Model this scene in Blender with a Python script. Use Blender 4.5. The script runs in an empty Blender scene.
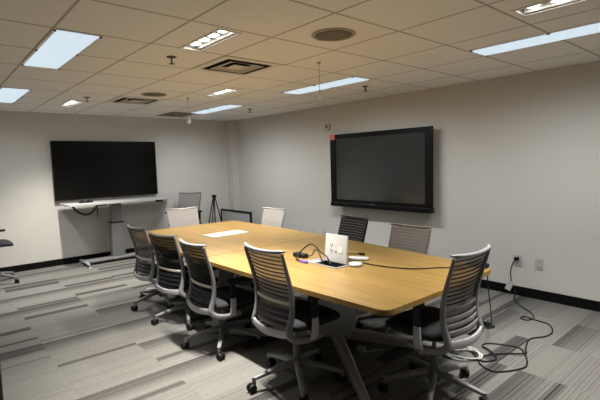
import bpy, bmesh, math, random
from mathutils import Vector, Matrix
random.seed(7)
SC = bpy.context.scene
COL = SC.collection
PI = math.pi
CAM_H = 1.53
CEIL = 2.392
XW, YW = -7.65, 4.855          # left wall, right wall
XB, YB = 1.25, -1.20           # walls behind the camera
T = 0.6096

# ------------------------------------------------------------------ materials
def new_mat(name):
    m = bpy.data.materials.new(name); m.use_nodes = True
    nt = m.node_tree
    return m, nt, nt.nodes['Principled BSDF']

def N(nt, typ, **kw):
    n = nt.nodes.new(typ)
    for k, v in kw.items():
        setattr(n, k, v)
    return n

def mix_rgb(nt, fac, a, b, mode='MIX'):
    n = N(nt, 'ShaderNodeMix', data_type='RGBA', blend_type=mode)
    for sock, val in ((n.inputs[0], fac), (n.inputs[6], a), (n.inputs[7], b)):
        if isinstance(val, bpy.types.NodeSocket): nt.links.new(val, sock)
        elif isinstance(val, (int, float)): sock.default_value = val
        else: sock.default_value = (*val, 1)
    return n.outputs[2]

def mth(nt, op, a, b=0.0, c=0.0):
    n = N(nt, 'ShaderNodeMath', operation=op)
    for i, v in enumerate((a, b, c)):
        if isinstance(v, bpy.types.NodeSocket): nt.links.new(v, n.inputs[i])
        else: n.inputs[i].default_value = v
    return n.outputs[0]

def mapr(nt, v, a, b, c=0.0, d=1.0, smooth=False):
    n = N(nt, 'ShaderNodeMapRange', interpolation_type='SMOOTHSTEP' if smooth else 'LINEAR')
    nt.links.new(v, n.inputs[0])
    for i, x in enumerate((a, b, c, d)): n.inputs[1+i].default_value = x
    return n.outputs[0]

def mat(name, color, rough=0.5, metal=0.0, spec=0.5, var=0.06, scale=40, bump=0.0, sheen=0.0, ior=1.5):
    """plain surface with a little procedural mottling"""
    m, nt, b = new_mat(name)
    tc = N(nt, 'ShaderNodeTexCoord')
    nz = N(nt, 'ShaderNodeTexNoise'); nz.inputs['Scale'].default_value = scale
    nt.links.new(tc.outputs['Object'], nz.inputs['Vector'])
    hi = [min(1, c*(1+var)) for c in color]; lo = [c*(1-var) for c in color]
    nt.links.new(mix_rgb(nt, nz.outputs[0], lo, hi), b.inputs['Base Color'])
    b.inputs['Roughness'].default_value = rough
    b.inputs['Metallic'].default_value = metal
    b.inputs['Specular IOR Level'].default_value = spec
    b.inputs['IOR'].default_value = ior
    if sheen: b.inputs['Sheen Weight'].default_value = sheen
    if bump:
        bp = N(nt, 'ShaderNodeBump'); bp.inputs['Strength'].default_value = bump
        bp.inputs['Distance'].default_value = 0.002
        nt.links.new(nz.outputs[0], bp.inputs['Height']); nt.links.new(bp.outputs[0], b.inputs['Normal'])
    return m

def emit(name, color, strength):
    m, nt, b = new_mat(name)
    b.inputs['Base Color'].default_value = (0.35, 0.38, 0.40, 1)
    b.inputs['Emission Color'].default_value = (*color, 1)
    b.inputs['Emission Strength'].default_value = strength
    b.inputs['Roughness'].default_value = 0.4
    return m

def mesh_fabric(name, color, holes, rough=0.85):
    """knitted mesh: fine holes let part of the light through"""
    m, nt, b = new_mat(name)
    tc = N(nt, 'ShaderNodeTexCoord')
    nz = N(nt, 'ShaderNodeTexNoise'); nz.inputs['Scale'].default_value = 300
    nt.links.new(tc.outputs['Object'], nz.inputs['Vector'])
    nt.links.new(mix_rgb(nt, nz.outputs[0], [c*.85 for c in color], [c*1.1 for c in color]), b.inputs['Base Color'])
    b.inputs['Roughness'].default_value = rough
    b.inputs['Specular IOR Level'].default_value = 0.2
    b.inputs['Alpha'].default_value = 1-holes
    return m

def carpet_mat():
    m, nt, b = new_mat('striped_carpet_tiles')
    g = N(nt, 'ShaderNodeNewGeometry'); s = N(nt, 'ShaderNodeSeparateXYZ')
    nt.links.new(g.outputs['Position'], s.inputs[0])
    x = mth(nt, 'ADD', s.outputs[0], 1.83+20*T); y = mth(nt, 'SUBTRACT', s.outputs[1], 0.68-20*T)
    cyf = mth(nt, 'DIVIDE', y, T); cy = mth(nt, 'FLOOR', cyf)
    xs = mth(nt, 'ADD', mth(nt, 'DIVIDE', x, T), 0.05)
    cx = mth(nt, 'FLOOR', xs); fx = mth(nt, 'FRACT', xs)
    cmb = N(nt, 'ShaderNodeCombineXYZ'); nt.links.new(cx, cmb.inputs[0]); nt.links.new(cy, cmb.inputs[1])
    wn = N(nt, 'ShaderNodeTexWhiteNoise', noise_dimensions='2D'); nt.links.new(cmb.outputs[0], wn.inputs['Vector'])
    u = mth(nt, 'ADD', mth(nt, 'MULTIPLY', fx, T), mth(nt, 'MULTIPLY', wn.outputs['Value'], 83.0))
    def n1(scale, detail=0.0, off=0.0):
        n = N(nt, 'ShaderNodeTexNoise', noise_dimensions='1D')
        n.inputs['Scale'].default_value = scale; n.inputs['Detail'].default_value = detail
        nt.links.new(mth(nt, 'ADD', u, off), n.inputs['W']); return n.outputs[0]
    # a dark band starting sharply at a tile edge and fading away across it
    band0 = mth(nt, 'MULTIPLY', mapr(nt, fx, 0.0, 0.40, 1.0, 0.0), mapr(nt, wn.outputs['Value'], 0.25, 0.45, 0.0, 0.90))
    band1 = mapr(nt, n1(5.5, 0.0, 11.0), 0.29, 0.40, 0.85, 0.0, True)
    dark = mth(nt, 'MAXIMUM', band0, band1)
    lines = mth(nt, 'MULTIPLY', mapr(nt, n1(75, 1.0, 5.0), 0.47, 0.60, 0.0, 1.0), mapr(nt, n1(4.0, 0.0, 31.0), 0.36, 0.52, 0.15, 0.75))
    dark2 = mth(nt, 'MULTIPLY', dark, mapr(nt, n1(60, 1.0, 50.0), 0.35, 0.6, 0.72, 1.0))
    tone = mth(nt, 'MINIMUM', mth(nt, 'ADD', mth(nt, 'MULTIPLY', dark2, 0.9), mth(nt, 'MULTIPLY', lines, 0.42)), 1.0)
    col = mix_rgb(nt, tone, (0.205, 0.198, 0.181), (0.025, 0.021, 0.023))
    # threads along the pile
    mp = N(nt, 'ShaderNodeMapping'); mp.inputs['Scale'].default_value = (220, 30, 1)
    nt.links.new(g.outputs['Position'], mp.inputs[0])
    th = N(nt, 'ShaderNodeTexNoise'); th.inputs['Scale'].default_value = 1.0; th.inputs['Detail'].default_value = 2
    nt.links.new(mp.outputs[0], th.inputs['Vector'])
    col = mix_rgb(nt, 1.0, col, mix_rgb(nt, mapr(nt, th.outputs[0], 0.3, 0.7), (0.76, 0.76, 0.76), (1, 1, 1)), 'MULTIPLY')
    tint = mix_rgb(nt, wn.outputs['Color'], (0.93, 0.93, 0.93), (1.04, 1.04, 1.04))
    wn2 = mapr(nt, wn.outputs['Value'], 0, 1, 0.0, 1.0)
    col = mix_rgb(nt, 1.0, col, mix_rgb(nt, wn2, (0.90, 0.90, 0.90), (1.0, 1.0, 1.0)), 'MULTIPLY')
    nt.links.new(col, b.inputs['Base Color'])
    b.inputs['Roughness'].default_value = 0.95; b.inputs['Specular IOR Level'].default_value = 0.1
    bp = N(nt, 'ShaderNodeBump'); bp.inputs['Strength'].default_value = 0.35; bp.inputs['Distance'].default_value = 0.003
    nt.links.new(th.outputs[0], bp.inputs['Height']); nt.links.new(bp.outputs[0], b.inputs['Normal'])
    return m

def ceiling_mat():
    m, nt, b = new_mat('acoustic_ceiling_tiles')
    g = N(nt, 'ShaderNodeNewGeometry'); s = N(nt, 'ShaderNodeSeparateXYZ')
    nt.links.new(g.outputs['Position'], s.inputs[0])
    def edge(v, off):
        f = mth(nt, 'FRACT', mth(nt, 'DIVIDE', mth(nt, 'ADD', v, off), T))
        d = mth(nt, 'MULTIPLY', mth(nt, 'ABSOLUTE', mth(nt, 'SUBTRACT', f, 0.5)), T)   # T/2 at the line
        return d
    d = mth(nt, 'MAXIMUM', edge(s.outputs[0], 1.83+20*T), edge(s.outputs[1], -0.68+20*T))
    line = mapr(nt, d, T/2-0.0105, T/2-0.0070, 0.0, 1.0)
    n = N(nt, 'ShaderNodeTexNoise'); n.inputs['Scale'].default_value = 130; n.inputs['Detail'].default_value = 3
    nt.links.new(g.outputs['Position'], n.inputs['Vector'])
    base = mix_rgb(nt, mapr(nt, n.outputs[0], 0.35, 0.65), (0.89, 0.875, 0.84), (0.94, 0.925, 0.89))
    nt.links.new(mix_rgb(nt, line, base, (0.50, 0.47, 0.42)), b.inputs['Base Color'])
    b.inputs['Roughness'].default_value = 0.9; b.inputs['Specular IOR Level'].default_value = 0.15
    bp = N(nt, 'ShaderNodeBump'); bp.inputs['Strength'].default_value = 0.25; bp.inputs['Distance'].default_value = 0.002
    nt.links.new(n.outputs[0], bp.inputs['Height']); nt.links.new(bp.outputs[0], b.inputs['Normal'])
    return m

def wood_mat():
    m, nt, b = new_mat('honey_bamboo_laminate')
    g = N(nt, 'ShaderNodeTexCoord')
    mp = N(nt, 'ShaderNodeMapping'); mp.inputs['Scale'].default_value = (1.6, 75, 1); mp.inputs['Rotation'].default_value = (0, 0, 0.03)
    nt.links.new(g.outputs['Object'], mp.inputs[0])
    n = N(nt, 'ShaderNodeTexNoise'); n.inputs['Scale'].default_value = 1.0; n.inputs['Detail'].default_value = 3
    nt.links.new(mp.outputs[0], n.inputs['Vector'])
    mp2 = N(nt, 'ShaderNodeMapping'); mp2.inputs['Scale'].default_value = (5, 16, 1)
    nt.links.new(g.outputs['Object'], mp2.inputs[0])
    n2 = N(nt, 'ShaderNodeTexNoise'); n2.inputs['Scale'].default_value = 1.0; n2.inputs['Detail'].default_value = 2
    nt.links.new(mp2.outputs[0], n2.inputs['Vector'])
    c = mix_rgb(nt, mapr(nt, n.outputs[0], 0.32, 0.68), WOOD[0], WOOD[1])
    c = mix_rgb(nt, 1.0, c, mix_rgb(nt, mapr(nt, n2.outputs[0], 0.3, 0.7), (0.90, 0.89, 0.87), (1.0, 1.0, 1.0)), 'MULTIPLY')
    nt.links.new(c, b.inputs['Base Color'])
    b.inputs['Roughness'].default_value = 0.32; b.inputs['Specular IOR Level'].default_value = 0.22
    return m

WOOD = ((0.180, 0.106, 0.027), (0.305, 0.190, 0.056))
M = dict(
    carpet=carpet_mat(), ceiling=ceiling_mat(), wood=wood_mat(),
    wall=mat('painted_wall', (0.62, 0.595, 0.555), 0.75, spec=0.25, var=0.012, scale=3, bump=0.04),
    pilaster=mat('painted_pilaster', (0.62, 0.595, 0.555), 0.75, spec=0.25, var=0.012, scale=3),
    base=mat('black_vinyl_base', (0.004, 0.004, 0.004), 0.7, spec=0.12),
    silver=mat('grey_metal', (0.30, 0.305, 0.31), 0.42, 0.35, var=0.03),
    platinum=mat('platinum_plastic', (0.19, 0.19, 0.195), 0.45, 0.1, var=0.03),
    pale=mat('pale_grey_plastic', (0.38, 0.38, 0.395), 0.4, 0.0, var=0.03),
    dark_grey=mat('dark_grey_plastic', (0.10, 0.10, 0.105), 0.5),
    black=mat('black_plastic', (0.007, 0.007, 0.0075), 0.5, spec=0.25),
    rubber=mat('black_rubber', (0.007, 0.007, 0.007), 0.6, spec=0.3),
    seat=mat('black_seat_fabric', (0.022, 0.022, 0.026), 0.85, spec=0.2, var=0.25, scale=250, bump=0.3),
    lumbar=mat('cream_lumbar_bar', (0.50, 0.46, 0.40), 0.5),
    strap=mat('dark_strap', (0.016, 0.016, 0.018), 0.5, spec=0.3),
    lit_strap=mat('lit_grey_strap', (0.22, 0.22, 0.225), 0.4),  # end-chair straps painted lighter, standing in for the downlight they reflect
    taupe_frame=mat('taupe_grey_plastic', (0.15, 0.135, 0.125), 0.55),
    knit_dense=mesh_fabric('dense_black_knit', (0.018, 0.0155, 0.0145), 0.06),
    knit_taupe=mesh_fabric('taupe_knit', (0.40, 0.345, 0.31), 0.42),
    knit_black=mesh_fabric('black_knit', (0.022, 0.019, 0.018), 0.30),
    knit_pale=mesh_fabric('pale_grey_knit', (0.34, 0.315, 0.30), 0.06),
    knit_grey=mesh_fabric('grey_taupe_knit', (0.36, 0.325, 0.305), 0.12),
    pale_slat=mat('pale_slat', (0.30, 0.28, 0.265), 0.7),
    grey_slat=mat('grey_slat', (0.17, 0.15, 0.14), 0.6),
    white=mat('white_plastic', (0.45, 0.45, 0.447), 0.4, var=0.02),
    paper_white=mat('white_laminate', (0.38, 0.39, 0.40), 0.35, var=0.02),
    desk_white=mat('white_desk_laminate', (0.42, 0.415, 0.41), 0.4, var=0.02),
    ivory=mat('ivory_plastic', (0.50, 0.47, 0.40), 0.5),
    plate=mat('pale_wall_plate', (0.60, 0.58, 0.54), 0.45),
    grille=mat('beige_grille', (0.30, 0.25, 0.20), 0.8),
    speaker=mat('speaker_cloth', (0.20, 0.165, 0.13), 0.9),
    ring=mat('speaker_ring', (0.42, 0.37, 0.31), 0.6),
    vent=mat('vent_metal', (0.82, 0.79, 0.74), 0.5),
    plenum=mat('dark_plenum', (0.02, 0.02, 0.02), 0.8),
    fixture=mat('white_fixture_metal', (0.80, 0.80, 0.78), 0.35),
    recess=mat('fixture_reflector', (0.16, 0.15, 0.14), 0.35, 0.3),
    column=mat('grey_column_metal', (0.25, 0.25, 0.25), 0.4, 0.3, var=0.03),
    column_light=mat('light_column_metal', (0.42, 0.42, 0.42), 0.4, 0.3, var=0.03),
    screen=mat('matte_screen', (0.022, 0.023, 0.0235), 0.2, spec=0.5, var=0.02, ior=1.75),
    black_screen=mat('black_screen', (0.003, 0.003, 0.003), 0.18, spec=0.25, var=0.02),
    bezel=mat('gloss_black_bezel', (0.004, 0.004, 0.004), 0.35, spec=0.2),
    red=mat('coral_tag', (0.75, 0.16, 0.12), 0.6),
    purple=mat('purple_plug', (0.10, 0.06, 0.33), 0.5),
    board=mat('grey_board', (0.42, 0.42, 0.43), 0.5, var=0.02),
    bin=mat('charcoal_bin', (0.035, 0.037, 0.038), 0.55),
    coil=mat('white_cable', (0.62, 0.62, 0.60), 0.5),
    tube=emit('fluorescent_diffuser', (0.70, 0.85, 0.97), 0.66),
    bulb=emit('lamp_face', (1.0, 0.95, 0.86), 9.0),
)

# ------------------------------------------------------------------ mesh helpers
def obj(name, bm, m, parent=None, smooth=False, loc=None, auto=None):
    bmesh.ops.recalc_face_normals(bm, faces=bm.faces)
    me = bpy.data.meshes.new(name); bm.to_mesh(me); bm.free()
    me.materials.append(M[m] if isinstance(m, str) else m)
    if smooth:
        for p in me.polygons: p.use_smooth = True
        if auto: me.set_sharp_from_angle(angle=math.radians(auto))
    o = bpy.data.objects.new(name, me); COL.objects.link(o)
    if parent: o.parent = parent
    if loc: o.location = loc
    return o

def box(bm, x0, x1, y0, y1, z0, z1, bev=0.0):
    mtx = Matrix.Translation(((x0+x1)/2, (y0+y1)/2, (z0+z1)/2)) @ Matrix.Diagonal((abs(x1-x0), abs(y1-y0), abs(z1-z0), 1))
    r = bmesh.ops.create_cube(bm, size=1, matrix=mtx)
    if bev:
        es = {e for v in r['verts'] for e in v.link_edges}
        bmesh.ops.bevel(bm, geom=list(es), offset=bev, segments=2, affect='EDGES', profile=0.5)
    return r['verts']

def bx(*a, bev=0.0):
    bm = bmesh.new(); box(bm, *a, bev=bev); return bm

def cyl(bm, p, q, r0, r1=None, seg=16):
    p, q = Vector(p), Vector(q); d = q-p
    r1 = r0 if r1 is None else r1
    mtx = Matrix.Translation((p+q)/2) @ d.to_track_quat('Z', 'Y').to_matrix().to_4x4()
    bmesh.ops.create_cone(bm, cap_ends=True, segments=seg, radius1=r0, radius2=r1, depth=d.length, matrix=mtx)

def cy(*a, **k):
    bm = bmesh.new(); cyl(bm, *a, **k); return bm

def lathe(bm, prof, seg=24, mtx=None):
    rings = []
    for r, z in prof:
        if r < 1e-5: rings.append([bm.verts.new((0, 0, z))])
        else: rings.append([bm.verts.new((r*math.cos(2*PI*i/seg), r*math.sin(2*PI*i/seg), z)) for i in range(seg)])
    vs = [v for k in rings for v in k]
    for a, b in zip(rings, rings[1:]):
        for i in range(seg):
            j = (i+1) % seg
            if len(a) == 1 and len(b) == 1: continue
            if len(a) == 1: bm.faces.new((a[0], b[i], b[j]))
            elif len(b) == 1: bm.faces.new((a[i], a[j], b[0]))
            else: bm.faces.new((a[i], a[j], b[j], b[i]))
    if mtx: bmesh.ops.transform(bm, matrix=mtx, verts=vs)

def catmull(pts, n=6):
    P = [Vector(p) for p in pts]; out = []
    for i in range(len(P)-1):
        p0 = P[i-1] if i else P[i]*2-P[i+1]; p1, p2 = P[i], P[i+1]
        p3 = P[i+2] if i+2 < len(P) else P[i+1]*2-P[i]
        for k in range(n):
            t = k/n
            out.append(0.5*((2*p1)+(-p0+p2)*t+(2*p0-5*p1+4*p2-p3)*t*t+(-p0+3*p1-3*p2+p3)*t**3))
    out.append(P[-1]); return out

def sweep(bm, path, prof, side=(1, 0, 0)):
    """sweep a list of (u,v) cross-sections (one per path point or one for all) along path"""
    side = Vector(side); rings = []
    n = len(path)
    for i, p in enumerate(path):
        t = (path[min(i+1, n-1)]-path[max(i-1, 0)]).normalized()
        b = (t.cross(side)).normalized(); s = b.cross(t).normalized()
        pr = prof[i] if isinstance(prof[0][0], (tuple, list)) else prof
        rings.append([bm.verts.new(p+s*u+b*v) for u, v in pr])
    k = len(rings[0])
    for a, b in zip(rings, rings[1:]):
        for i in range(k):
            bm.faces.new((a[i], a[(i+1) % k], b[(i+1) % k], b[i]))
    bm.faces.new(rings[0][::-1]); bm.faces.new(rings[-1])

def rr(w, h, c=0.35):
    """rounded-rectangle profile w by h"""
    r = c*min(w, h); out = []
    for sx, sy, a0 in ((1, 1, 0), (-1, 1, PI/2), (-1, -1, PI), (1, -1, 3*PI/2)):
        for k in range(3):
            a = a0+k*PI/4
            out.append((sx*(w/2-r)+r*math.cos(a), sy*(h/2-r)+r*math.sin(a)))
    return out

def circ(r, n=8):
    return [(r*math.cos(2*PI*i/n), r*math.sin(2*PI*i/n)) for i in range(n)]

def tube(bm, pts, r, n=6, seg=8, smooth_path=True):
    path = catmull(pts, n) if smooth_path else [Vector(p) for p in pts]
    # parallel transport frame
    rings = []; nrm = None
    for i, p in enumerate(path):
        t = (path[min(i+1, len(path)-1)]-path[max(i-1, 0)]).normalized()
        if nrm is None:
            nrm = t.orthogonal().normalized()
        nrm = (nrm-t*nrm.dot(t))
        nrm = nrm.normalized() if nrm.length > 1e-6 else t.orthogonal().normalized()
        b = t.cross(nrm)
        rings.append([bm.verts.new(p+nrm*(r*math.cos(2*PI*k/seg))+b*(r*math.sin(2*PI*k/seg))) for k in range(seg)])
    for a, b in zip(rings, rings[1:]):
        for k in range(seg):
            bm.faces.new((a[k], a[(k+1) % seg], b[(k+1) % seg], b[k]))
    bm.faces.new(rings[0][::-1]); bm.faces.new(rings[-1])

def tb(pts, r, **k):
    bm = bmesh.new(); tube(bm, pts, r, **k); return bm

def slab(bm, outline, z0, z1, holes=()):
    """flat plate from an outline (list of xy), optional rectangular/other holes"""
    edges = []
    for loop in (outline, *holes):
        vs = [bm.verts.new((x, y, z1)) for x, y in loop]
        edges += [bm.edges.new((vs[i], vs[(i+1) % len(vs)])) for i in range(len(vs))]
    r = bmesh.ops.triangle_fill(bm, use_beauty=True, use_dissolve=False, edges=edges)
    faces = [f for f in r['geom'] if isinstance(f, bmesh.types.BMFace)]
    e = bmesh.ops.extrude_face_region(bm, geom=faces)
    for v in e['geom']:
        if isinstance(v, bmesh.types.BMVert): v.co.z = z0

def round_poly(pts, r, n=4):
    """round the corners of a polygon"""
    out = []; L = len(pts)
    for i in range(L):
        p = Vector((*pts[i], 0)); a = (Vector((*pts[i-1], 0))-p); b = (Vector((*pts[(i+1) % L], 0))-p)
        rr_ = min(r if not isinstance(r, (list, tuple)) else r[i], a.length*.45, b.length*.45)
        if rr_ < 1e-4: out.append((p.x, p.y)); continue
        s, e = p+a.normalized()*rr_, p+b.normalized()*rr_
        for k in range(n+1):
            t = k/n; q = s*(1-t)**2+p*2*t*(1-t)+e*t*t; out.append((q.x, q.y))
    return out

def empty(name, label, cat, loc=(0, 0, 0), rz=0.0, group=None):
    o = bpy.data.objects.new(name, None); COL.objects.link(o)
    o.empty_display_size = 0.1
    o.location = loc; o.rotation_euler = (0, 0, rz)
    o['label'] = label; o['category'] = cat
    if group: o['group'] = group
    return o

def tag(o, label, cat, group=None):
    o['label'] = label; o['category'] = cat
    if group: o['group'] = group
    return o

def struct(name, bm, m):
    o = obj(name, bm, m); o['kind'] = 'structure'; return o

def dup_tree(o, parent=None):
    c = o.copy(); COL.objects.link(c); c.parent = parent
    for ch in list(o.children): dup_tree(ch, c)
    return c

# ------------------------------------------------------------------ room shell
GX = lambda k: -1.83-T*k
GY = lambda k: 0.68+T*k
struct('floor', bx(XW-.1, XB+.1, YB-.1, YW+.1, -.1, 0), 'carpet')
struct('wall_left', bx(XW-.1, XW, YB-.1, YW+.1, 0, CEIL+.3), 'wall')
struct('wall_right', bx(XW, XB+.1, YW, YW+.1, 0, CEIL+.3), 'wall')
struct('wall_back', bx(XB, XB+.1, YB-.1, YW, 0, CEIL+.3), 'wall')
struct('wall_front', bx(XW, XB, YB-.1, YB, 0, CEIL+.3), 'wall')
struct('trim_1', bx(XW, -7.45, 4.70, YW, 0, CEIL), 'pilaster')
H = 0.102
struct('baseboard_left', bx(XW, XW+.012, YB, 4.70, 0, H, bev=.003), 'base')
struct('baseboard_right', bx(-7.45, XB, YW-.012, YW, 0, H, bev=.003), 'base')
bm = bmesh.new(); box(bm, XW+.012, -7.438, 4.688, 4.70, 0, H); box(bm, -7.45, -7.438, 4.70, YW-.012, 0, H)
struct('baseboard_corner', bm, 'base')
struct('baseboard_back', bx(XB-.012, XB, YB, YW-.012, 0, H), 'base')
struct('baseboard_front', bx(XW+.012, XB-.012, YB, YB+.012, 0, H), 'base')

# fixtures recessed in the ceiling: rectangles that are left open in it
FL = [(GX(4), GX(2), GY(0), GY(0)+.30), (GX(8), GX(6), GY(0), GY(0)+.30),
      (GX(4), GX(2), GY(4)+.305, GY(5)), (GX(0), GX(-2), GY(4)+.305, GY(5)), (GX(8), GX(6), GY(4)+.305, GY(5))]
DLC = [(-2.755, 1.59), (-4.625, 2.825), (-6.43, 1.585), (-0.89, 2.81)]
DL = [(x-.27, x+.27, y-.075, y+.075) for x, y in DLC]
VENTS = [(GX(3), GX(2), GY(2), GY(3)), (GX(7), GX(6), GY(2), GY(3))]
cuts = FL+DL+[(a+.07, b-.07, c+.07, d-.07) for a, b, c, d in VENTS]
xs = sorted({XW, XB, *[c[0] for c in cuts], *[c[1] for c in cuts]})
ys = sorted({YB, YW, *[c[2] for c in cuts], *[c[3] for c in cuts]})
bm = bmesh.new()
vv = {}
def cv(x, y):
    if (x, y) not in vv: vv[(x, y)] = bm.verts.new((x, y, CEIL))
    return vv[(x, y)]
for x0, x1 in zip(xs, xs[1:]):
    for y0, y1 in zip(ys, ys[1:]):
        mx, my = (x0+x1)/2, (y0+y1)/2
        if any(c[0] < mx < c[1] and c[2] < my < c[3] for c in cuts): continue
        bm.faces.new((cv(x0, y0), cv(x0, y1), cv(x1, y1), cv(x1, y0)))
e = bmesh.ops.extrude_face_region(bm, geom=list(bm.faces))
for v in e['geom']:
    if isinstance(v, bmesh.types.BMVert): v.co.z += .02
struct('ceiling', bm, 'ceiling')

def can(bm, x0, x1, y0, y1, z0, z1, t=.004):
    """open-bottomed box"""
    box(bm, x0, x0+t, y0, y1, z0, z1); box(bm, x1-t, x1, y0, y1, z0, z1)
    box(bm, x0+t, x1-t, y0, y0+t, z0, z1); box(bm, x0+t, x1-t, y1-t, y1, z0, z1)
    box(bm, x0+t, x1-t, y0+t, y1-t, z1-t, z1)

def rim(bm, x0, x1, y0, y1, w, z0, z1):
    box(bm, x0, x0+w, y0, y1, z0, z1); box(bm, x1-w, x1, y0, y1, z0, z1)
    box(bm, x0+w, x1-w, y0, y0+w, z0, z1); box(bm, x0+w, x1-w, y1-w, y1, z0, z1)

def spot(parent, loc, power, color, size=150, blend=.9, rad=.03):
    l = bpy.data.lights.new('downlight_lamp', 'SPOT'); l.energy = power; l.color = color
    l.spot_size = math.radians(size); l.spot_blend = blend; l.shadow_soft_size = rad
    o = bpy.data.objects.new('downlight_lamp', l); COL.objects.link(o); o.parent = parent; o.location = loc
    return o
TUBE_C = (0.94, 0.985, 1.0)
TUBE_P = [13.0, 30.0, 50.0, 50.0, 52.0]
FLL = ['large bright fluorescent ceiling panel nearest at upper left, whole in view',
       'fluorescent ceiling panel cut off by the left edge of the photo',
       'long fluorescent ceiling panel above the right wall television, behind a hanging microphone',
       'long fluorescent ceiling panel at upper right, cut off by the photo edge',
       'small far fluorescent ceiling panel in the corner, beside the farther hanging microphone']
for (x0, x1, y0, y1), lb, tp in zip(FL, FLL, TUBE_P):
    cx, cy_ = (x0+x1)/2, (y0+y1)/2; hx, hy = (x1-x0)/2-.003, (y1-y0)/2-.003
    t = empty('fluorescent_light', lb, 'ceiling light', (cx, cy_, CEIL), 0, 'fluorescent ceiling panels')
    bm = bmesh.new(); can(bm, -hx, hx, -hy, hy, 0.002, .09); rim(bm, -hx, hx, -hy, hy, .020, -.004, .006)
    obj('frame', bm, 'fixture', t)
    bm = bmesh.new(); box(bm, -hx+.020, hx-.020, -hy+.020, hy-.020, -.007, .004, bev=.003)
    obj('diffuser', bm, 'tube', t)
    for q in (-.4, 0, .4): spot(t, (q, 0, -.016), tp, TUBE_C, 176, 1.0, .08)
    for sx in (-1, 0, 1):
        for sy in (-1, 1):
            bm = bmesh.new(); box(bm, sx*(hx-.03)-.010, sx*(hx-.03)+.010, sy*(hy-.012)-.007, sy*(hy-.012)+.007, -.012, -.002, bev=.002)
            obj('latch', bm, 'dark_grey', t)

SPOT_C = (1.0, 0.955, 0.88)
SPOT_P = [(165.0, 86), (70.0, 104), (76.0, 112), (64.0, 104)]
DLL = ['four lamp recessed downlight nearest on the ceiling, beside the square air diffuser',
       'four lamp recessed downlight in the middle distance, beyond the square air diffuser',
       'small far four lamp downlight at left, below the two fluorescent panels',
       'four lamp recessed downlight cut off by the top edge of the photo at right']
for (x, y), lb, pw in zip(DLC, DLL, SPOT_P):
    t = empty('downlight', lb, 'ceiling light', (x, y, CEIL), 0, 'four lamp recessed downlights')
    bm = bmesh.new(); can(bm, -.268, .268, -.073, .073, 0.0, .10)
    obj('housing', bm, 'recess', t)
    bm = bmesh.new(); rim(bm, -.285, .285, -.09, .09, .020, -.006, -.0005); obj('trim', bm, 'fixture', t)
    bm = bmesh.new(); box(bm, -.266, .266, .050, .0705, .004, .085); obj('reflector', bm, 'fixture', t)
    for k in range(4):
        bxx = -.195+.13*k
        bm = bmesh.new(); lathe(bm, [(.0, .06), (.030, .058), (.046, .030), (.050, .022), (.046, .020)], 20, Matrix.Translation((bxx, -.010, 0)))
        lamp = obj('lamp_reflector', bm, 'fixture', t, smooth=True)
        bm = bmesh.new(); lathe(bm, [(.0, .010), (.030, .013), (.046, .022), (.0, .024)], 20, Matrix.Translation((bxx, -.010, 0)))
        obj('lamp_face', bm, 'bulb', lamp, smooth=True)
        spot(t, (bxx, -.010, -.012), pw[0], SPOT_C, pw[1], 1.0)

# air diffusers and return panel
def diffuser(x0, x1, y0, y1, lb):
    cx, cy_ = (x0+x1)/2, (y0+y1)/2; h = T/2-.006
    t = empty('air_diffuser', lb, 'air vent', (cx, cy_, CEIL), 0, 'square ceiling air diffusers')
    bm = bmesh.new(); rim(bm, -h, h, -h, h, .064, -.006, -.0005); obj('frame', bm, 'vent', t)
    bm = bmesh.new(); can(bm, -.232, .232, -.232, .232, 0.0, .16); obj('plenum', bm, 'plenum', t)
    for s, hi, z0, z1 in ((.180, .100, -.008, .010),):
        bm = bmesh.new()
        lo = s
        a = [bm.verts.new((sx*lo, sy*lo, z0)) for sx, sy in ((-1, -1), (1, -1), (1, 1), (-1, 1))]
        b = [bm.verts.new((sx*hi, sy*hi, z1)) for sx, sy in ((-1, -1), (1, -1), (1, 1), (-1, 1))]
        for i in range(4):
            j = (i+1) % 4; bm.faces.new((a[i], a[j], b[j], b[i]))
        r = bmesh.ops.solidify(bm, geom=list(bm.faces), thickness=.003)
        obj('louver', bm, 'vent', t)
    obj('center_plate', bx(-.070, .070, -.070, .070, -.006, .000, bev=.002), 'vent', t)
diffuser(*VENTS[0], 'large square air diffuser in the ceiling, next to the nearest downlight')
diffuser(*VENTS[1], 'far square air diffuser in the ceiling above the black television at left')
t = empty('return_grille', 'dark beige return air panel in the far ceiling beside the small fluorescent panel', 'air vent', (-6.99, 3.35, CEIL))
bm = bmesh.new(); rim(bm, -.36, .36, -.26, .26, .02, -.006, -.0005); obj('frame', bm, 'vent', t)
bm = bmesh.new(); box(bm, -.34, .34, -.24, .24, -.0025, -.0006)
for k in range(24): box(bm, -.34, .34, -.235+k*.02, -.228+k*.02, -.005, -.0025)
obj('perforated_panel', bm, 'grille', t)

# speakers
for (x, y), lb in zip([(-2.14, 2.20), (-5.16, 2.19)],
                      ['round beige ceiling loudspeaker nearest, above the table at the top of the photo',
                       'round beige ceiling loudspeaker far away, just right of the far air diffuser']):
    t = empty('ceiling_speaker', lb, 'speaker', (x, y, CEIL), 0, 'round ceiling loudspeakers')
    bm = bmesh.new(); lathe(bm, [(.128, -.0005), (.152, -.0005), (.152, -.004), (.145, -.009), (.128, -.007)], 40); bm.faces.ensure_lookup_table()
    obj('ring', bm, 'ring', t, smooth=True)
    bm = bmesh.new(); lathe(bm, [(0, -.0005), (.128, -.0005), (.128, -.005), (.06, -.0065), (0, -.007)], 40)
    obj('grille', bm, 'speaker', t, smooth=True)

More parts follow.
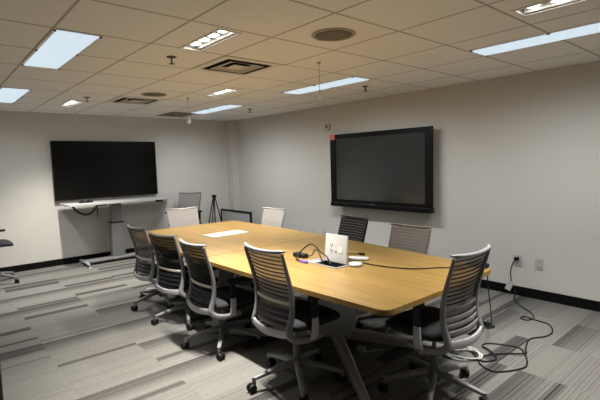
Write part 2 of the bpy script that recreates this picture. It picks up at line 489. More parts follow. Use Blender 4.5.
# sprinklers
for (x, y), lb in zip([(-3.33, 1.575), (-5.77, 1.60), (-3.39, 4.0), (-5.81, 4.03)],
                      ['dark sprinkler head nearest, left of the square air diffuser',
                       'dark sprinkler head beside the small far downlight at left',
                       'dark sprinkler head near the right wall, past the end of a fluorescent panel',
                       'tiny dark sprinkler head near the far room corner']):
    t = empty('sprinkler_head', lb, 'sprinkler', (x, y, CEIL), 0, 'ceiling sprinkler heads')
    bm = bmesh.new(); lathe(bm, [(0, .004), (.04, .004), (.038, -.006), (.012, -.012), (0, -.012)], 20); obj('escutcheon', bm, 'dark_grey', t, smooth=True)
    bm = bmesh.new(); cyl(bm, (0, 0, -.012), (0, 0, -.05), .006, .005, 12); box(bm, -.011, -.008, -.002, .002, -.055, -.012); box(bm, .008, .011, -.002, .002, -.055, -.012)
    obj('body', bm, 'dark_grey', t)
    bm = bmesh.new(); lathe(bm, [(0, -.053), (.022, -.053), (.022, -.057), (0, -.057)], 16); obj('deflector', bm, 'dark_grey', t)

# hanging microphones
for (x, y, L), lb in zip([(-2.80, 2.69, .285), (-5.24, 2.67, .285)],
                         ['white hanging microphone on a thin cord, nearer the camera, in front of a fluorescent panel',
                          'white hanging microphone on a thin cord, farther away above the far end of the table']):
    t = empty('hanging_microphone', lb, 'microphone', (x, y, CEIL), 0, 'microphones hanging from the ceiling')
    bm = bmesh.new(); lathe(bm, [(0, -.0005), (.018, -.0005), (.016, -.012), (.004, -.022), (0, -.022)], 16); obj('ceiling_mount', bm, 'ivory', t, smooth=True)
    obj('cord', cy((0, 0, -.02), (0, 0, -L+.03), .0022, seg=8), 'ivory', t)
    bm = bmesh.new(); lathe(bm, [(0, -L+.045), (.008, -L+.04), (.012, -L+.01), (.026, -L-.004), (.030, -L-.022), (.022, -L-.040), (0, -L-.046)], 18)
    obj('capsule', bm, 'fixture', t, smooth=True)

# ------------------------------------------------------------------ conference table
tbl = empty('conference_table', 'long honey wood conference table in the middle of the room, chairs around it', 'table', (-3.345, 2.49, 0))
def L(pts): return [(x+3.345, y-2.49) for x, y in pts]
TT, TB = .730, .698
near = [(-3.341, 1.735), (-2.6, 1.745), (-2.0, 1.762), (-1.395, 1.79), (-1.39, 2.4), (-1.405, 3.05), (-1.75, 3.09), (-2.5, 3.17), (-3.341, 3.245)]
near = round_poly(near, [0, .1, .1, .07, .1, .10, .1, .1, 0], 5)
HOLE = (-2.575, -2.235, 2.275, 2.40)
bm = bmesh.new(); slab(bm, L(near), TB, TT, holes=[L([(HOLE[0], HOLE[2]), (HOLE[1], HOLE[2]), (HOLE[1], HOLE[3]), (HOLE[0], HOLE[3])])])
obj('tabletop', bm, 'wood', tbl)
far = [(-3.349, 3.245), (-4.2, 3.29), (-5.24, 3.29), (-5.285, 2.5), (-5.255, 1.90), (-4.9, 1.775), (-4.3, 1.748), (-3.349, 1.735)]
far = round_poly(far, [0, .1, .06, .1, .08, .1, .1, 0], 5)
bm = bmesh.new(); slab(bm, L(far), TB, TT); obj('tabletop', bm, 'wood', tbl)
obj('white_panel', bx(*L([(-4.43, 0)])[0][:1], L([(-4.16, 0)])[0][0], 2.35-2.49, 2.83-2.49, TT+.0005, TT+.004, bev=.001), 'paper_white', tbl)['label'] = 'white rectangular panel set in the far half of the table'
for cx in (-2.50, -4.35):
    u = cx+3.345
    bm = bmesh.new()
    v = box(bm, u-.15, u+.15, 2.415-2.49, 2.615-2.49, .10, .655)
    for w in v:
        if w.co.z < .3: w.co.x = u+(w.co.x-u)*.93
    box(bm, u-.36, u+.36, 2.42-2.49, 2.60-2.49, .655, .6975)
    ped = obj('pedestal', bm, 'column', tbl)
    for a in (-34, 34, 146, -146):
        d = Vector((math.cos(math.radians(a)), math.sin(math.radians(a)), 0)); s = Vector((-d.y, d.x, 0))
        c0 = Vector((u, .025, 0)); bm = bmesh.new()
        st = [(.05, .046, .145), (.30, .042, .125), (.70, .036, .075), (.98, .032, .045)]
        rings = []
        for r_, w_, h_ in st:
            z0 = .012 if r_ > .8 else max(.02, h_-.075)
            rings.append([bm.verts.new(c0+d*r_+s*(k*w_/1)+Vector((0, 0, z))) for k, z in ((-.9, z0), (.9, z0), (.9, h_-.012), (.55, h_), (-.55, h_), (-.9, h_-.012))])
        for p, q in zip(rings, rings[1:]):
            for i in range(6): bm.faces.new((p[i], p[(i+1) % 6], q[(i+1) % 6], q[i]))
        bm.faces.new(rings[0][::-1]); bm.faces.new(rings[-1])
        e = c0+d*.95; cyl(bm, (e.x, e.y, 0), (e.x, e.y, .014), .022, seg=14)
        obj('foot', bm, 'column_light', tbl)

# pop-up power module in the near half
pm = empty('power_module', 'white pop-up power outlet with its lid raised from the table near cables', 'power outlet', (-2.405, 2.337, TT))
bm = bmesh.new(); can_b = [(-.167, .167, -.059, .060)]
x0, x1, y0, y1 = -.168, .168, -.060, .061
for a in ((x0, x0+.004, y0, y1), (x1-.004, x1, y0, y1), (x0+.004, x1-.004, y0, y0+.004), (x0+.004, x1-.004, y1-.004, y1)): box(bm, *a, -.05, -.001)
box(bm, x0, x1, y0, y1, -.054, -.050); obj('well', bm, 'black', pm)
bm = bmesh.new(); rim(bm, -.180, .180, -.072, .074, .016, .0005, .005); obj('rim', bm, 'silver', pm)
bm = bmesh.new(); box(bm, -.070, .165, .048, .066, .006, .225, bev=.008)
rot = Matrix.Translation((0, .057, .006)) @ Matrix.Rotation(math.radians(-6), 4, 'X') @ Matrix.Translation((0, -.057, -.006))
bmesh.ops.transform(bm, matrix=rot, verts=bm.verts)
lid = obj('lid', bm, 'white', pm, smooth=True, auto=40)
bm = bmesh.new()
for (x, z) in ((0.005, .135), (0.005, .092)):
    for s in (-1, 1): box(bm, x+s*.010-.002, x+s*.010+.002, .0445, .0485, z, z+.014)
    lathe(bm, [(0, 0), (.0045, 0), (.0045, .003), (0, .003)], 10, Matrix.Translation((x, .0445, z-.009)) @ Matrix.Rotation(-PI/2, 4, 'X'))
box(bm, .045, .060, .0445, .0485, .085, .095)
bmesh.ops.transform(bm, matrix=rot, verts=bm.verts); obj('socket_slots', bm, 'dark_grey', lid)
bm = bmesh.new(); box(bm, .078, .125, .0445, .0485, .088, .132, bev=.001); bmesh.ops.transform(bm, matrix=rot, verts=bm.verts); obj('data_port', bm, 'plate', lid)
bm = bmesh.new(); box(bm, -.164, -.075, -.055, .055, -.03, .004, bev=.003); obj('hinge_block', bm, 'silver', pm)

# things lying around the power module
o = tag(obj('power_adapter', bx(-2.80, -2.66, 2.325, 2.385, TT, TT+.036, bev=.008), 'black', smooth=True, auto=40), 'small black power adapter on the table left of the raised outlet lid', 'adapter')
t = empty('display_cable', 'looped dark display cable with a purple plug left of the raised outlet lid', 'cable', (-2.55, 2.235, TT))
bm = bmesh.new(); box(bm, -.045, .035, -.013, .013, .001, .018, bev=.004); obj('plug', bm, 'purple', t)['label'] = 'purple plug'
obj('cord', tb([(-.045, 0, .01), (-.12, .02, .012), (-.16, .08, .03), (-.13, .12, .085), (-.05, .125, .125), (.02, .12, .11), (.07, .11, .085), (.14, .085, .075), (.20, .06, .065), (.255, .045, .02)], .0055), 'black', t)
tag(obj('adapter_cord', tb([(-2.66, 2.355, TT+.015), (-2.60, 2.37, TT+.035), (-2.545, 2.345, TT+.085), (-2.49, 2.33, TT+.09), (-2.45, 2.32, TT+.05), (-2.415, 2.32, TT-.012)], .0045), 'black'), 'short black cord from the adapter into the table outlet well', 'cord')
t = empty('wireless_puck', 'round white puck on the table just right of the raised outlet lid', 'device', (-2.185, 2.435, TT))
bm = bmesh.new(); lathe(bm, [(0, 0), (.046, 0), (.052, .007), (.052, .018), (.045, .025), (0, .027)], 28); obj('body', bm, 'white', t, smooth=True)
bm = bmesh.new(); lathe(bm, [(.0515, .009), (.0528, .009), (.0528, .013), (.0515, .013)], 28); obj('band', bm, 'silver', t)
bm = bmesh.new(); box(bm, -.08, .08, -.032, .032, 0, .022, bev=.008); t = obj('white_adapter', bm, 'white', smooth=True, auto=40); t.location = (-2.30, 2.60, TT+.0015); t.rotation_euler.z = .5
tag(t, 'flat white adapter on the table behind the raised outlet lid', 'adapter')
t = empty('black_plug_lead', 'short black lead ending in a plug on the table behind the raised outlet lid', 'cable', (-2.40, 2.755, TT))
bm = bmesh.new(); box(bm, -.028, .028, -.010, .010, .001, .020, bev=.004); obj('plug', bm, 'black', t)
obj('cord', tb([(-.02, -.005, .01), (-.07, -.09, .014), (-.06, -.18, .03), (-.02, -.27, .02), (.03, -.32, .006)], .004), 'black', t)
# black cord over the table, ending at a small device and hanging to the floor
tag(obj('table_power_cord', tb([(-2.285, 2.545, TT+.006), (-2.18, 2.53, TT+.005), (-1.99, 2.55, TT+.005), (-1.84, 2.61, TT+.005), (-1.76, 2.68, TT+.005), (-1.71, 2.76, TT+.005), (-1.62, 2.85, TT+.005), (-1.55, 2.93, TT+.005), (-1.535, 2.97, TT+.006)], .0045), 'black'), 'thin black cord running across the tabletop to its near right corner', 'cord')
t = empty('junction_box', 'small black junction box on the near right corner of the tabletop', 'device', (-1.50, 3.012, TT))
obj('body', bx(-.075, .06, -.035, .035, .0005, .030, bev=.006), 'black', t, smooth=True, auto=40)
obj('drop_cord', tb([(.00, .02, .012), (.012, .055, .008), (.014, .082, -.03), (.00, .15, -.22), (-.07, .35, -.52), (-.22, .62, -.69), (-.285, .725, -.70)], .0045), 'black', t)
t = empty('floor_socket', 'black floor socket with a domed cap on the carpet behind the near end chair', 'floor outlet', (-1.80, 3.755, 0))
bm = bmesh.new(); lathe(bm, [(0, 0), (.07, 0), (.07, .006), (.05, .012), (0, .012)], 24); obj('plate', bm, 'black', t, smooth=True)
bm = bmesh.new(); box(bm, -.03, .03, -.02, .02, .012, .038, bev=.006); obj('plug', bm, 'black', t, smooth=True, auto=40)

# ------------------------------------------------------------------ office chairs
YT, ZT, YBk, ZB = -.263, .936, -.222, .40
def back_y(z):
    """profile of the backrest centre line"""
    t = (z-ZB)/(ZT-ZB)
    return YBk+(YT-YBk)*(t*t*.75+t*.25)+.050*math.sin(PI*min(1, max(0, t))**.72)**1.3
def half_w(z):
    t = (z-ZB)/(ZT-ZB); return .186+.019*t
def bow(u): return -.030*(1-u*u)      # the middle sits further back than the edges

def make_chair(label, knit, frame_m, slat_m, lumbar_m='lumbar', strap_m='strap'):
    t = empty('office_chair', label, 'chair')
    # base
    bm = bmesh.new(); lathe(bm, [(0, .075), (.030, .075), (.045, .09), (.047, .135), (.036, .165), (.027, .18), (0, .18)], 24); obj('hub', bm, 'dark_grey', t, smooth=True, auto=50)
    spin = empty  # (the legs are placed round the hub below)
    legs = []
    for k in range(5):
        bm = bmesh.new()
        path = [Vector((.03, 0, .135)), Vector((.10, 0, .130)), Vector((.22, 0, .108)), Vector((.318, 0, .088))]
        sweep(bm, path, [rr(.050, .050), rr(.046, .044), rr(.036, .032), rr(.030, .024)], side=(0, 1, 0))
        cyl(bm, (.318, 0, .06), (.318, 0, .10), .014, seg=12)
        lg = obj('leg', bm, frame_m, t, smooth=True, auto=45); legs.append(lg)
        a = random.uniform(0, 6.28)
        bm = bmesh.new()
        d = Vector((math.cos(a), math.sin(a), 0)); s = Vector((-d.y, d.x, 0))
        c = Vector((.318, 0, .030))+d*.020
        for sg in (-1, 1):
            p, q = c+s*(sg*.008), c+s*(sg*.026); cyl(bm, p, q, .030, .027, seg=20)
        cyl(bm, c-s*.009, c+s*.009, .020, seg=14)
        box(bm, .318-.010, .318+.010, -.010, .010, .045, .068, bev=.003)
        obj('caster', bm, 'rubber', lg, smooth=True, auto=40)
    bm = bmesh.new(); cyl(bm, (0, 0, .17), (0, 0, .30), .025, .024, 18); cyl(bm, (0, 0, .30), (0, 0, .40), .014, seg=14); obj('gas_cylinder', bm, 'dark_grey', t, smooth=True, auto=40)
    up = []
    bm = bmesh.new(); box(bm, -.07, .07, -.12, .12, .355, .400, bev=.012); box(bm, -.15, .15, -.03, .05, .365, .395, bev=.008)
    up.append(obj('mechanism', bm, 'black', t))
    # seat cushion
    bm = bmesh.new(); rings = []; nn = 40
    for z, ins in ((.400, .05), (.404, .015), (.420, .0), (.440, .004), (.452, .02), (.458, .06), (.459, .14)):
        ring = []
        for i in range(nn):
            a = 2*PI*i/nn; c, s = math.cos(a), math.sin(a); ex = .42
            x = (.235-ins)*math.copysign(abs(c)**ex, c); y = .035+(.232-ins)*math.copysign(abs(s)**ex, s)
            dz = -.022*max(0, (y-.15)/.12)**2
            ring.append(bm.verts.new((x, y, z+dz)))
        rings.append(ring)
    for p, q in zip(rings, rings[1:]):
        for i in range(nn): bm.faces.new((p[i], p[(i+1) % nn], q[(i+1) % nn], q[i]))
    bm.faces.new(rings[0][::-1]); bm.faces.new(rings[-1])
    up.append(obj('seat', bm, 'seat', t, smooth=True))
    # back frame: two posts that sweep forward under the seat, a top rail and a bottom band
    bm = bmesh.new()
    for sg in (-1, 1):
        pts = []
        for z in (.925, .84, .74, .64, .54, .47, .43):
            pts.append((sg*half_w(z), back_y(z), z))
        pts += [(sg*.192, -.212, .395), (sg*.202, -.180, .362), (sg*.214, -.125, .346), (sg*.222, -.05, .343), (sg*.224, .03, .350)]
        path = catmull(pts, 3); n = len(path)
        pr = []
        for i in range(n):
            f = i/(n-1); w = .020+.016*min(1, f*1.6); dpt = .018+.026*min(1, f*1.7)
            pr.append(rr(w, dpt))
        sweep(bm, path, pr, side=(1, 0, 0))
        sweep(bm, [Vector((sg*.222, .0, .350)), Vector((sg*.16, .0, .362)), Vector((sg*.06, .0, .372))], rr(.045, .022), side=(0, 1, 0))
    up.append(obj('back_frame', bm, frame_m, t, smooth=True, auto=50))
    bm = bmesh.new(); pts = [(u*.207, YT+bow(u)*1.0+(.012 if abs(u) > .95 else 0), ZT-.006+.010*u*u) for u in (-1.06, -.8, -.5, -.2, 0, .2, .5, .8, 1.06)]
    path = catmull(pts, 3); n = len(path)
    sweep(bm, path, [rr(.022 if .08 < i/(n-1) < .92 else .014, .026 if .08 < i/(n-1) < .92 else .014) for i in range(n)], side=(0, 0, 1))
    up.append(obj('top_rail', bm, frame_m, t, smooth=True, auto=50))
    bm = bmesh.new(); pts = [(u*.192, back_y(.41)+bow(u)*1.1-.004, .402-.012*(1-u*u)) for u in (-1, -.7, -.35, 0, .35, .7, 1)]
    sweep(bm, catmull(pts, 3), rr(.050, .016), side=(0, 0, 1))
    up.append(obj('bottom_band', bm, 'pale' if frame_m == 'platinum' else frame_m, t, smooth=True, auto=50))
    # knitted panel on the front of the flexors
    bm = bmesh.new(); NU, NV = 12, 18; lay = []
    for off in (.010, .0135):
        g = []
        for j in range(NV+1):
            z = .425+(.925-.425)*j/NV; row = []
            for i in range(NU+1):
                u = -1+2*i/NU; row.append(bm.verts.new((u*(half_w(z)-.006), back_y(z)+bow(u)+off, z)))
            g.append(row)
        lay.append(g)
        for j in range(NV):
            for i in range(NU): bm.faces.new((g[j][i], g[j][i+1], g[j+1][i+1], g[j+1][i]))
    up.append(obj('backrest', bm, knit, t, smooth=True))
    bm = bmesh.new()
    for k in range(11):
        z = .900-.0275*k
        pts = [(u*(half_w(z)-.004), back_y(z)+bow(u)+.0095, z) for u in (-1, -.6, -.2, .2, .6, 1)]
        sweep(bm, catmull(pts, 2), rr(.0065, .010), side=(0, 0, 1))
    up.append(obj('slats', bm, slat_m, t))
    bm = bmesh.new()
    for k in range(3):
        z = .535-.038*k
        pts = [(u*(half_w(z)-.004), back_y(z)+bow(u)-.002, z) for u in (-1, -.6, -.2, .2, .6, 1)]
        sweep(bm, catmull(pts, 2), rr(.026, .007), side=(0, 0, 1))
    up.append(obj('lower_straps', bm, strap_m, t, smooth=True, auto=50))
    z = .590; pts = [(u*(half_w(z)-.004), back_y(z)+bow(u)-.004, z) for u in (-1, -.6, -.2, .2, .6, 1)]
    bm = bmesh.new(); sweep(bm, catmull(pts, 2), rr(.022, .009), side=(0, 0, 1))
    up.append(obj('lumbar_bar', bm, lumbar_m, t, smooth=True, auto=50))
    # arms
    for sg in (-1, 1):
        bm = bmesh.new()
        pts = [(sg*.222, -.055, .345), (sg*.242, -.052, .356), (sg*.256, -.05, .385), (sg*.260, -.05, .44), (sg*.260, -.05, .49)]
        path = catmull(pts, 3); n = len(path)
        sweep(bm, path, [rr(.060-.014*i/(n-1), .022) for i in range(n)], side=(0, 1, 0))
        arm = obj('arm_post', bm, 'pale' if frame_m == 'platinum' else frame_m, t, smooth=True, auto=50); up.append(arm)
        bm = bmesh.new(); box(bm, sg*.260-.011, sg*.260+.011, -.072, -.028, .49, .615, bev=.004); obj('upper_post', bm, 'black', arm)
        bm = bmesh.new(); ol = round_poly([(sg*.260-.042, -.09), (sg*.260+.042, -.09), (sg*.260+.036, .17), (sg*.260-.040, .17)], .035, 5)
        slab(bm, ol, .615, .640); bmesh.ops.bevel(bm, geom=[e for e in bm.edges if e.is_boundary or (len(e.link_faces) == 2 and e.calc_face_angle(0) > 1.2)], offset=.006, segments=2, affect='EDGES')
        obj('arm_pad', bm, 'black', arm)
    return t
UPPER = {'mechanism', 'seat', 'back_frame', 'top_rail', 'bottom_band', 'backrest', 'slats', 'lower_straps', 'lumbar_bar', 'arm_post'}

def place(ch, x, y, head, d, baserot, label):
    """baserot = world angle of one of the five legs"""
    ch.location = (x, y, 0); ch.rotation_euler = (0, 0, math.radians(head)); ch['label'] = label
    ch['group'] = 'office chairs'
    k = 0
    for c in ch.children:
        base = c.name.split('.')[0]
        if base == 'leg':
            c.rotation_euler = (0, 0, math.radians(baserot-head+72*k)); k += 1
        elif base in UPPER:
            c.location.z = d

specs = [
 # x, y, heading, lift, leg angle, kind, label
 (-1.51, 2.43, 89.1, .037, 9.0, 'end', 'grey slatted office chair at the near end of the table, beside the coiled black cord'),
 (-2.25, 1.88, -0.8, .045, 37.5, 'grey', 'grey office chair in the front centre, nearest on the left side of the table'),
 (-3.18, 1.85, -0.5, -.03, 33.8, 'dark', 'dark backed office chair second along the left table side, its pale arm post showing'),
 (-3.96, 1.91, 11, -.05, 45.6, 'dark', 'dark backed office chair third along the left table side, turned slightly'),
 (-4.62, 1.93, 3.5, -.05, 60.4, 'grey', 'grey slatted office chair farthest along the left table side, nearest the stand column'),
 (-5.28, 2.62, -98, .0, 20.0, 'pale', 'pale grey backed office chair at the far end of the table, facing the camera'),
 (-7.08, 3.44, -142, .085, 10.0, 'greyback', 'grey office chair with armrests against the left wall, behind the pale chair'),
 (-4.53, 3.23, 184, -.018, 15.0, 'pale', 'pale grey backed office chair farthest along the right table side near the framed board'),
 (-3.20, 3.27, 174, -.03, 25.0, 'black', 'black backed office chair on the right table side under the wall television'),
 (-2.335, 3.11, 180, -.03, 5.0, 'greyback', 'taupe grey backed office chair on the right table side, right of the black one'),
 (-7.05, 0.60, 0, .12, 54.0, 'end', 'dark office chair by the left wall, mostly cut off by the left photo edge'),
]
protos = {
 'grey': ('knit_taupe', 'platinum', 'black'),
 'dark': ('knit_black', 'platinum', 'black'),
 'pale': ('knit_pale', 'silver', 'pale_slat'),
 'greyback': ('knit_grey', 'taupe_frame', 'grey_slat'),
 'end': ('knit_taupe', 'platinum', 'black'),
 'black': ('knit_dense', 'black', 'dark_grey'),
}
first = {}
for x, y, h, d, br, kind, lb in specs:
    if kind not in first:
        k, f, s = protos[kind]
        dark_kind = kind in ('black',)
        c = make_chair(lb, k, f, s, 'dark_grey' if kind in ('black', 'end', 'greyback') else 'lumbar', 'lit_strap' if kind == 'end' else 'strap')
        first[kind] = c
    else:
        c = dup_tree(first[kind])
    place(c, x, y, h, d, br, lb)

# ------------------------------------------------------------------ right wall television
t = empty('wall_television', 'large black framed television with a grey screen on the right wall', 'television', (-3.835, 4.72, .845))
bm = bmesh.new(); box(bm, -.845, .845, .028, .090, .05, 1.05, bev=.02); obj('case', bm, 'bezel', t)
bm = bmesh.new(); rim2 = [(-.875, -.775, .06, 1.075), (.775, .875, .06, 1.075)]
for a, b, c, d in rim2: box(bm, a, b, 0, .03, c, d)
box(bm, -.775, .775, 0, .03, 1.010, 1.075); box(bm, -.775, .775, 0, .03, .06, .108)
obj('bezel', bm, 'bezel', t)
obj('screen', bx(-.775, .775, .012, .022, .108, 1.010), 'screen', t)
bm = bmesh.new(); v = box(bm, -.875, .875, -.020, .06, 0.0, .062, bev=.008); obj('control_bar', bm, 'bezel', t)
bm = bmesh.new(); lathe(bm, [(0, -.006), (.05, -.004), (.062, 0), (0, .002)], 24, Matrix.Translation((-.06, -.018, .045)) @ Matrix.Diagonal((1.2, 1, .35, 1)) @ Matrix.Rotation(PI/2, 4, 'X')); obj('emblem', bm, 'dark_grey', t, smooth=True)
obj('wall_bracket', bx(-.4, .4, .090, .134, .3, .8), 'black', t)
o = tag(obj('red_tag', bx(-4.70, -4.615, 4.7155, 4.7195, 1.845, 1.925), 'red'), 'small coral red sticker on the upper left corner of the wall television', 'sticker')

# wall sensor and outlets
t = empty('wall_sensor', 'small beige sensor box high on the right wall, left of the television', 'sensor', (-4.885, YW, 2.055))
obj('body', bx(-.055, .055, -.028, 0, -.055, .055, bev=.006), 'ivory', t); obj('lens', cy((0, -.034, .01), (0, -.026, .01), .022, seg=18), 'dark_grey', t)
def outlet(x, z, lb, face, slots=True):
    t = empty('wall_outlet', lb, 'outlet', (x, YW, z), 0, 'outlets low on the right wall')
    obj('cover_plate', bx(-.040, .040, -.007, 0, -.062, .062, bev=.003), face, t)
    for s in (-1, 1):
        r = obj('receptacle', bx(-.018, .018, -.010, -.006, s*.026-.016, s*.026+.016, bev=.002), face, t)
        bm = bmesh.new()
        for q in (-1, 1): box(bm, q*.007-.0015, q*.007+.0015, -.0108, -.0098, s*.026-.002, s*.026+.009)
        box(bm, -.0025, .0025, -.0108, -.0098, s*.026-.011, s*.026-.006)
        obj('slots', bm, 'dark_grey', r)
outlet(-1.985, .385, 'white wall outlet on the right with a black plug in it', 'white')
outlet(-1.765, .38, 'beige wall outlet on the right with nothing plugged in', 'ivory')
outlet(-5.27, .405, 'pale far wall outlet seen above the tabletop, left one of the pair', 'plate')
outlet(-5.03, .40, 'pale far wall outlet seen above the tabletop, right one of the pair', 'plate')

# black extension cord from the plug down the wall and over the carpet
t = empty('extension_cord', 'long black cord from the wall plug, looping over the carpet at right', 'cord', (-1.985, YW-.012, .41))
o0 = Vector((-1.985, YW-.012, .41))
bm = bmesh.new(); box(bm, -.022, .022, -.040, .0, -.018, .018, bev=.006); obj('plug', bm, 'black', t, smooth=True, auto=40)
pts = [(-1.985, 4.81, .40), (-2.01, 4.79, .36), (-2.03, 4.785, .27), (-2.02, 4.785, .17), (-1.99, 4.79, .09), (-1.965, 4.76, .03), (-1.95, 4.70, .006), (-1.81, 4.50, .006), (-1.64, 4.35, .006), (-1.575, 4.21, .006), (-1.61, 4.13, .006), (-1.66, 4.15, .008), (-1.64, 4.20, .013), (-1.54, 4.19, .006), (-1.42, 4.16, .006), (-1.34, 4.01, .006), (-1.34, 3.86, .006), (-1.41, 3.71, .006), (-1.36, 3.50, .006), (-1.32, 3.39, .015),
       (-1.43, 3.30, .006), (-1.52, 3.16, .006), (-1.525, 3.06, .006), (-1.47, 3.07, .006), (-1.44, 3.17, .006), (-1.53, 3.25, .015), (-1.62, 3.31, .006), (-1.60, 3.40, .006), (-1.43, 3.48, .006), (-1.34, 3.42, .006), (-1.24, 3.22, .006), (-1.27, 3.08, .006), (-1.36, 2.96, .006), (-1.47, 2.99, .006), (-1.54, 3.07, .006), (-1.66, 3.18, .012), (-1.72, 3.27, .006)]
obj('cord', tb([Vector(p)-o0 for p in pts], .0062, n=5), 'black', t)
bm = bmesh.new(); v = box(bm, -.030, .030, -.002, .002, -.055, .055); bmesh.ops.transform(bm, matrix=Matrix.Translation(Vector((-2.035, 4.772, .115))-o0) @ Matrix.Rotation(.35, 4, 'Y') @ Matrix.Rotation(-.15, 4, 'X'), verts=bm.verts)
obj('paper_tag', bm, 'white', t)['label'] = 'white paper tag on the cord'
# white cable coil
bm = bmesh.new(); pts = []
for k in range(46):
    a = k*2*PI/12; r = .115+.012*math.sin(k*1.7); pts.append((r*1.15*math.cos(a), r*.85*math.sin(a), .006+.0075*(k//12)+.002*math.sin(k)))
tube(bm, pts, .0055, n=4, seg=6)
o = obj('cable_coil', bm, 'coil', smooth=True); o.location = (-1.65, 3.05, 0.001); o.rotation_euler.z = .6
tag(o, 'white cable coiled on the carpet under the end chair beside the black cord', 'cable')
t = empty('plug_adapter', 'small white plug adapter on the dark carpet beside the near table pedestal', 'adapter', (-2.24, 2.545, 0), .4)
obj('body', bx(-.032, .032, -.022, .022, 0, .042, bev=.008), 'white', t, smooth=True, auto=40)
obj('cord', tb([(.03, 0, .012), (.07, .02, .006), (.11, .07, .005), (.16, .09, .005)], .004), 'coil', t)

# ------------------------------------------------------------------ left wall television, its stand and things on it
t = empty('wide_television', 'large black television on the left wall above the white stand', 'television', (-7.60, 2.36, 1.025))
obj('case', bx(-.048, .012, -.825, .825, 0.0, .935, bev=.006), 'bezel', t)
obj('screen', bx(.0122, .016, -.815, .815, .016, .925), 'black_screen', t)
bm = bmesh.new(); rim_y = [(-.825, -.815, 0, .935), (.815, .825, 0, .935)]
for a, b, c, d in rim_y: box(bm, .012, .020, a, b, c, d)
box(bm, .012, .020, -.815, .815, 0, .016); box(bm, .012, .020, -.815, .815, .925, .935); obj('bezel', bm, 'bezel', t)

st = empty('presentation_stand', 'white topped stand on a grey column in front of the left wall television', 'stand', (-7.32, 2.43, 0))
bm = bmesh.new(); ol = round_poly([(-.25, -.86), (.30, -.84), (.30, .84), (-.25, .98)], [.03, .06, .10, .05], 5)
slab(bm, ol, .962, .988); obj('stand_top', bm, 'desk_white', st)
bm = bmesh.new(); box(bm, -.10, .06, -.18, .02, .06, .63, bev=.02); obj('lower_column', bm, 'column', st, smooth=True, auto=40)
bm = bmesh.new(); box(bm, -.085, .045, -.165, .005, .63, .962, bev=.015); obj('upper_column', bm, 'column', st, smooth=True, auto=40)
obj('column_collar', bx(-.104, .064, -.184, .024, .622, .640, bev=.004), 'black', st)
obj('mounting_plate', bx(-.14, .12, -.40, .26, .944, .9615), 'dark_grey', st)
bm = bmesh.new(); box(bm, -.09, .09, -.62, .55, .035, .075, bev=.01); obj('base_bar', bm, 'column', st)
for s, yy in ((1, -.60), (-1, -.60), (1, .52), (-1, .52)):
    bm = bmesh.new()
    path = [Vector((s*.03, yy, .058)), Vector((s*.16, yy, .054)), Vector((s*.27, yy-.01 if s > 0 else yy, .046))]
    sweep(bm, path, [rr(.05, .035), rr(.045, .03), rr(.036, .022)], side=(0, 1, 0))
    ft = obj('foot', bm, 'column_light', st, smooth=True, auto=45)
    bm = bmesh.new(); xx = s*.265
    cyl(bm, (xx, yy, .044), (xx, yy, .020), .007, seg=10); cyl(bm, (xx, yy, .020), (xx, yy, 0), .010, .022, seg=14)
    obj('leveler', bm, 'column_light', ft)
cc = [(-7.1, 1.665, .955), (-7.1, 1.70, .90), (-7.1, 1.76, .85), (-7.1, 1.83, .822), (-7.1, 1.91, .835), (-7.1, 1.965, .89), (-7.1, 1.99, .945), (-7.1, 2.06, .950), (-7.1, 2.16, .952)]
bm = bmesh.new(); path = catmull(cc, 5)
for i in range(0, len(path)-1, 2):
    p, q = path[i], path[min(i+2, len(path)-1)]
    cyl(bm, p, p+(q-p)*.8, .020, .015, 10)
cyl(bm, path[0], path[0]+Vector((0, 0, .007)), .014, seg=10)
for k in range(6): cyl(bm, (-7.1, 2.005, .935-.028*k), (-7.1, 2.005, .913-.028*k), .010, seg=10)
tag(obj('cable_chain', bm, 'black'), 'black beaded cable chain hanging in a loop under the white stand top', 'cable')
obj('lock_lever', bx(.10, .20, .55, .65, .922, .9615, bev=.005), 'black', st)
t = empty('table_device', 'small black device on the white stand top below the left television', 'device', (-7.30, 1.90, .988))
bm = bmesh.new(); box(bm, -.04, .04, -.10, .10, 0, .028, bev=.006); obj('body', bm, 'black', t)
bm = bmesh.new(); cyl(bm, (0, -.05, .028), (0, -.05, .042), .014, seg=14); cyl(bm, (0, .04, .028), (0, .04, .040), .016, seg=14); obj('knobs', bm, 'black', t)

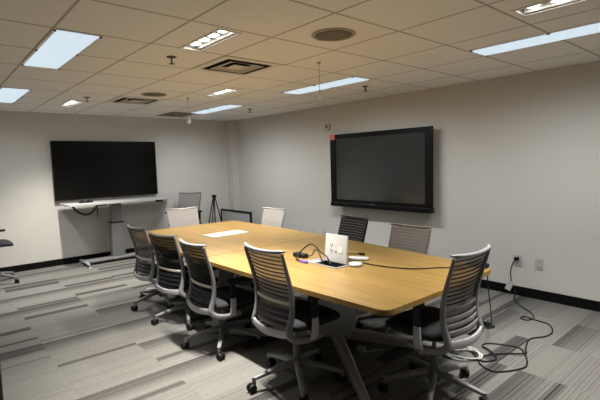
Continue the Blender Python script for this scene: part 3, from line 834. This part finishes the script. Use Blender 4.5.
# ------------------------------------------------------------------ easel and framed board by the corner
t = empty('tripod_easel', 'black tripod easel standing near the far room corner', 'easel', (-7.22, 4.12, 0))
ap = Vector((0, 0, .93))
for a, w in (((.0, -.24, 0), .011), ((.0, .24, 0), .011), ((-.22, .0, 0), .010)):
    d = Vector(a); obj('leg', cy(ap+Vector((0, a[1]*.06, -.01)), d+Vector((0, 0, .012)), w, .009, seg=12), 'black', t)
bm = bmesh.new(); box(bm, -.03, .03, -.035, .035, .905, .955, bev=.008); obj('head', bm, 'black', t)
obj('mast', cy((0, 0, .92), (0, 0, .35), .011, seg=12), 'black', t)
t = empty('framed_board', 'low grey board in a black frame standing on the floor near the far corner', 'board', (-7.03, 4.46, 0), 0)
bm = bmesh.new(); box(bm, -.49, .49, -.010, .010, .06, .615); obj('panel', bm, 'board', t)
bm = bmesh.new(); box(bm, -.52, -.488, -.018, .018, .035, .645); box(bm, .488, .52, -.018, .018, .035, .645); box(bm, -.488, .488, -.018, .018, .612, .645); box(bm, -.488, .488, -.018, .018, .035, .068); obj('frame', bm, 'black', t)
for s in (-1, 1): obj('foot', bx(s*.42-.018, s*.42+.018, -.14, .14, 0, .036, bev=.005), 'black', t)

# dark bin just inside the left edge of the photo
t = empty('waste_bin', 'charcoal bin only just showing at the lower left edge', 'bin', (-2.42, .005, 0))
bm = bmesh.new(); v = box(bm, -.18, .18, -.19, .19, 0, .80, bev=.015); obj('body', bm, 'bin', t)
obj('lid', bx(-.19, .19, -.197, .197, .80, .83, bev=.01), 'bin', t)

# ------------------------------------------------------------------ camera, world, view
cam = bpy.data.cameras.new('camera'); co = bpy.data.objects.new('camera', cam); COL.objects.link(co)
R3 = Matrix(((0.65658277, 0.75373409, -0.02799991), (0.04774505, -0.07858192, -0.99576367), (-0.75274131, 0.65246441, -0.0875826)))
rot = Matrix((R3[0], -R3[1], -R3[2])).transposed()
co.matrix_world = Matrix.Translation((0, 0, CAM_H)) @ rot.to_4x4()
cam.sensor_width = 36; cam.lens = 434.115/600*36; cam.clip_start = .05
SC.camera = co
w = bpy.data.worlds.new('world'); SC.world = w; w.use_nodes = True
w.node_tree.nodes['Background'].inputs[0].default_value = (0.5, 0.5, 0.5, 1)
w.node_tree.nodes['Background'].inputs[1].default_value = 0.05
SC.view_settings.view_transform = 'Standard'; SC.view_settings.look = 'None'
SC.view_settings.gamma = 1; SC.view_settings.use_curve_mapping = False
SC.view_settings.exposure = 0.29
try: SC.cycles.use_denoising = True
except Exception: pass
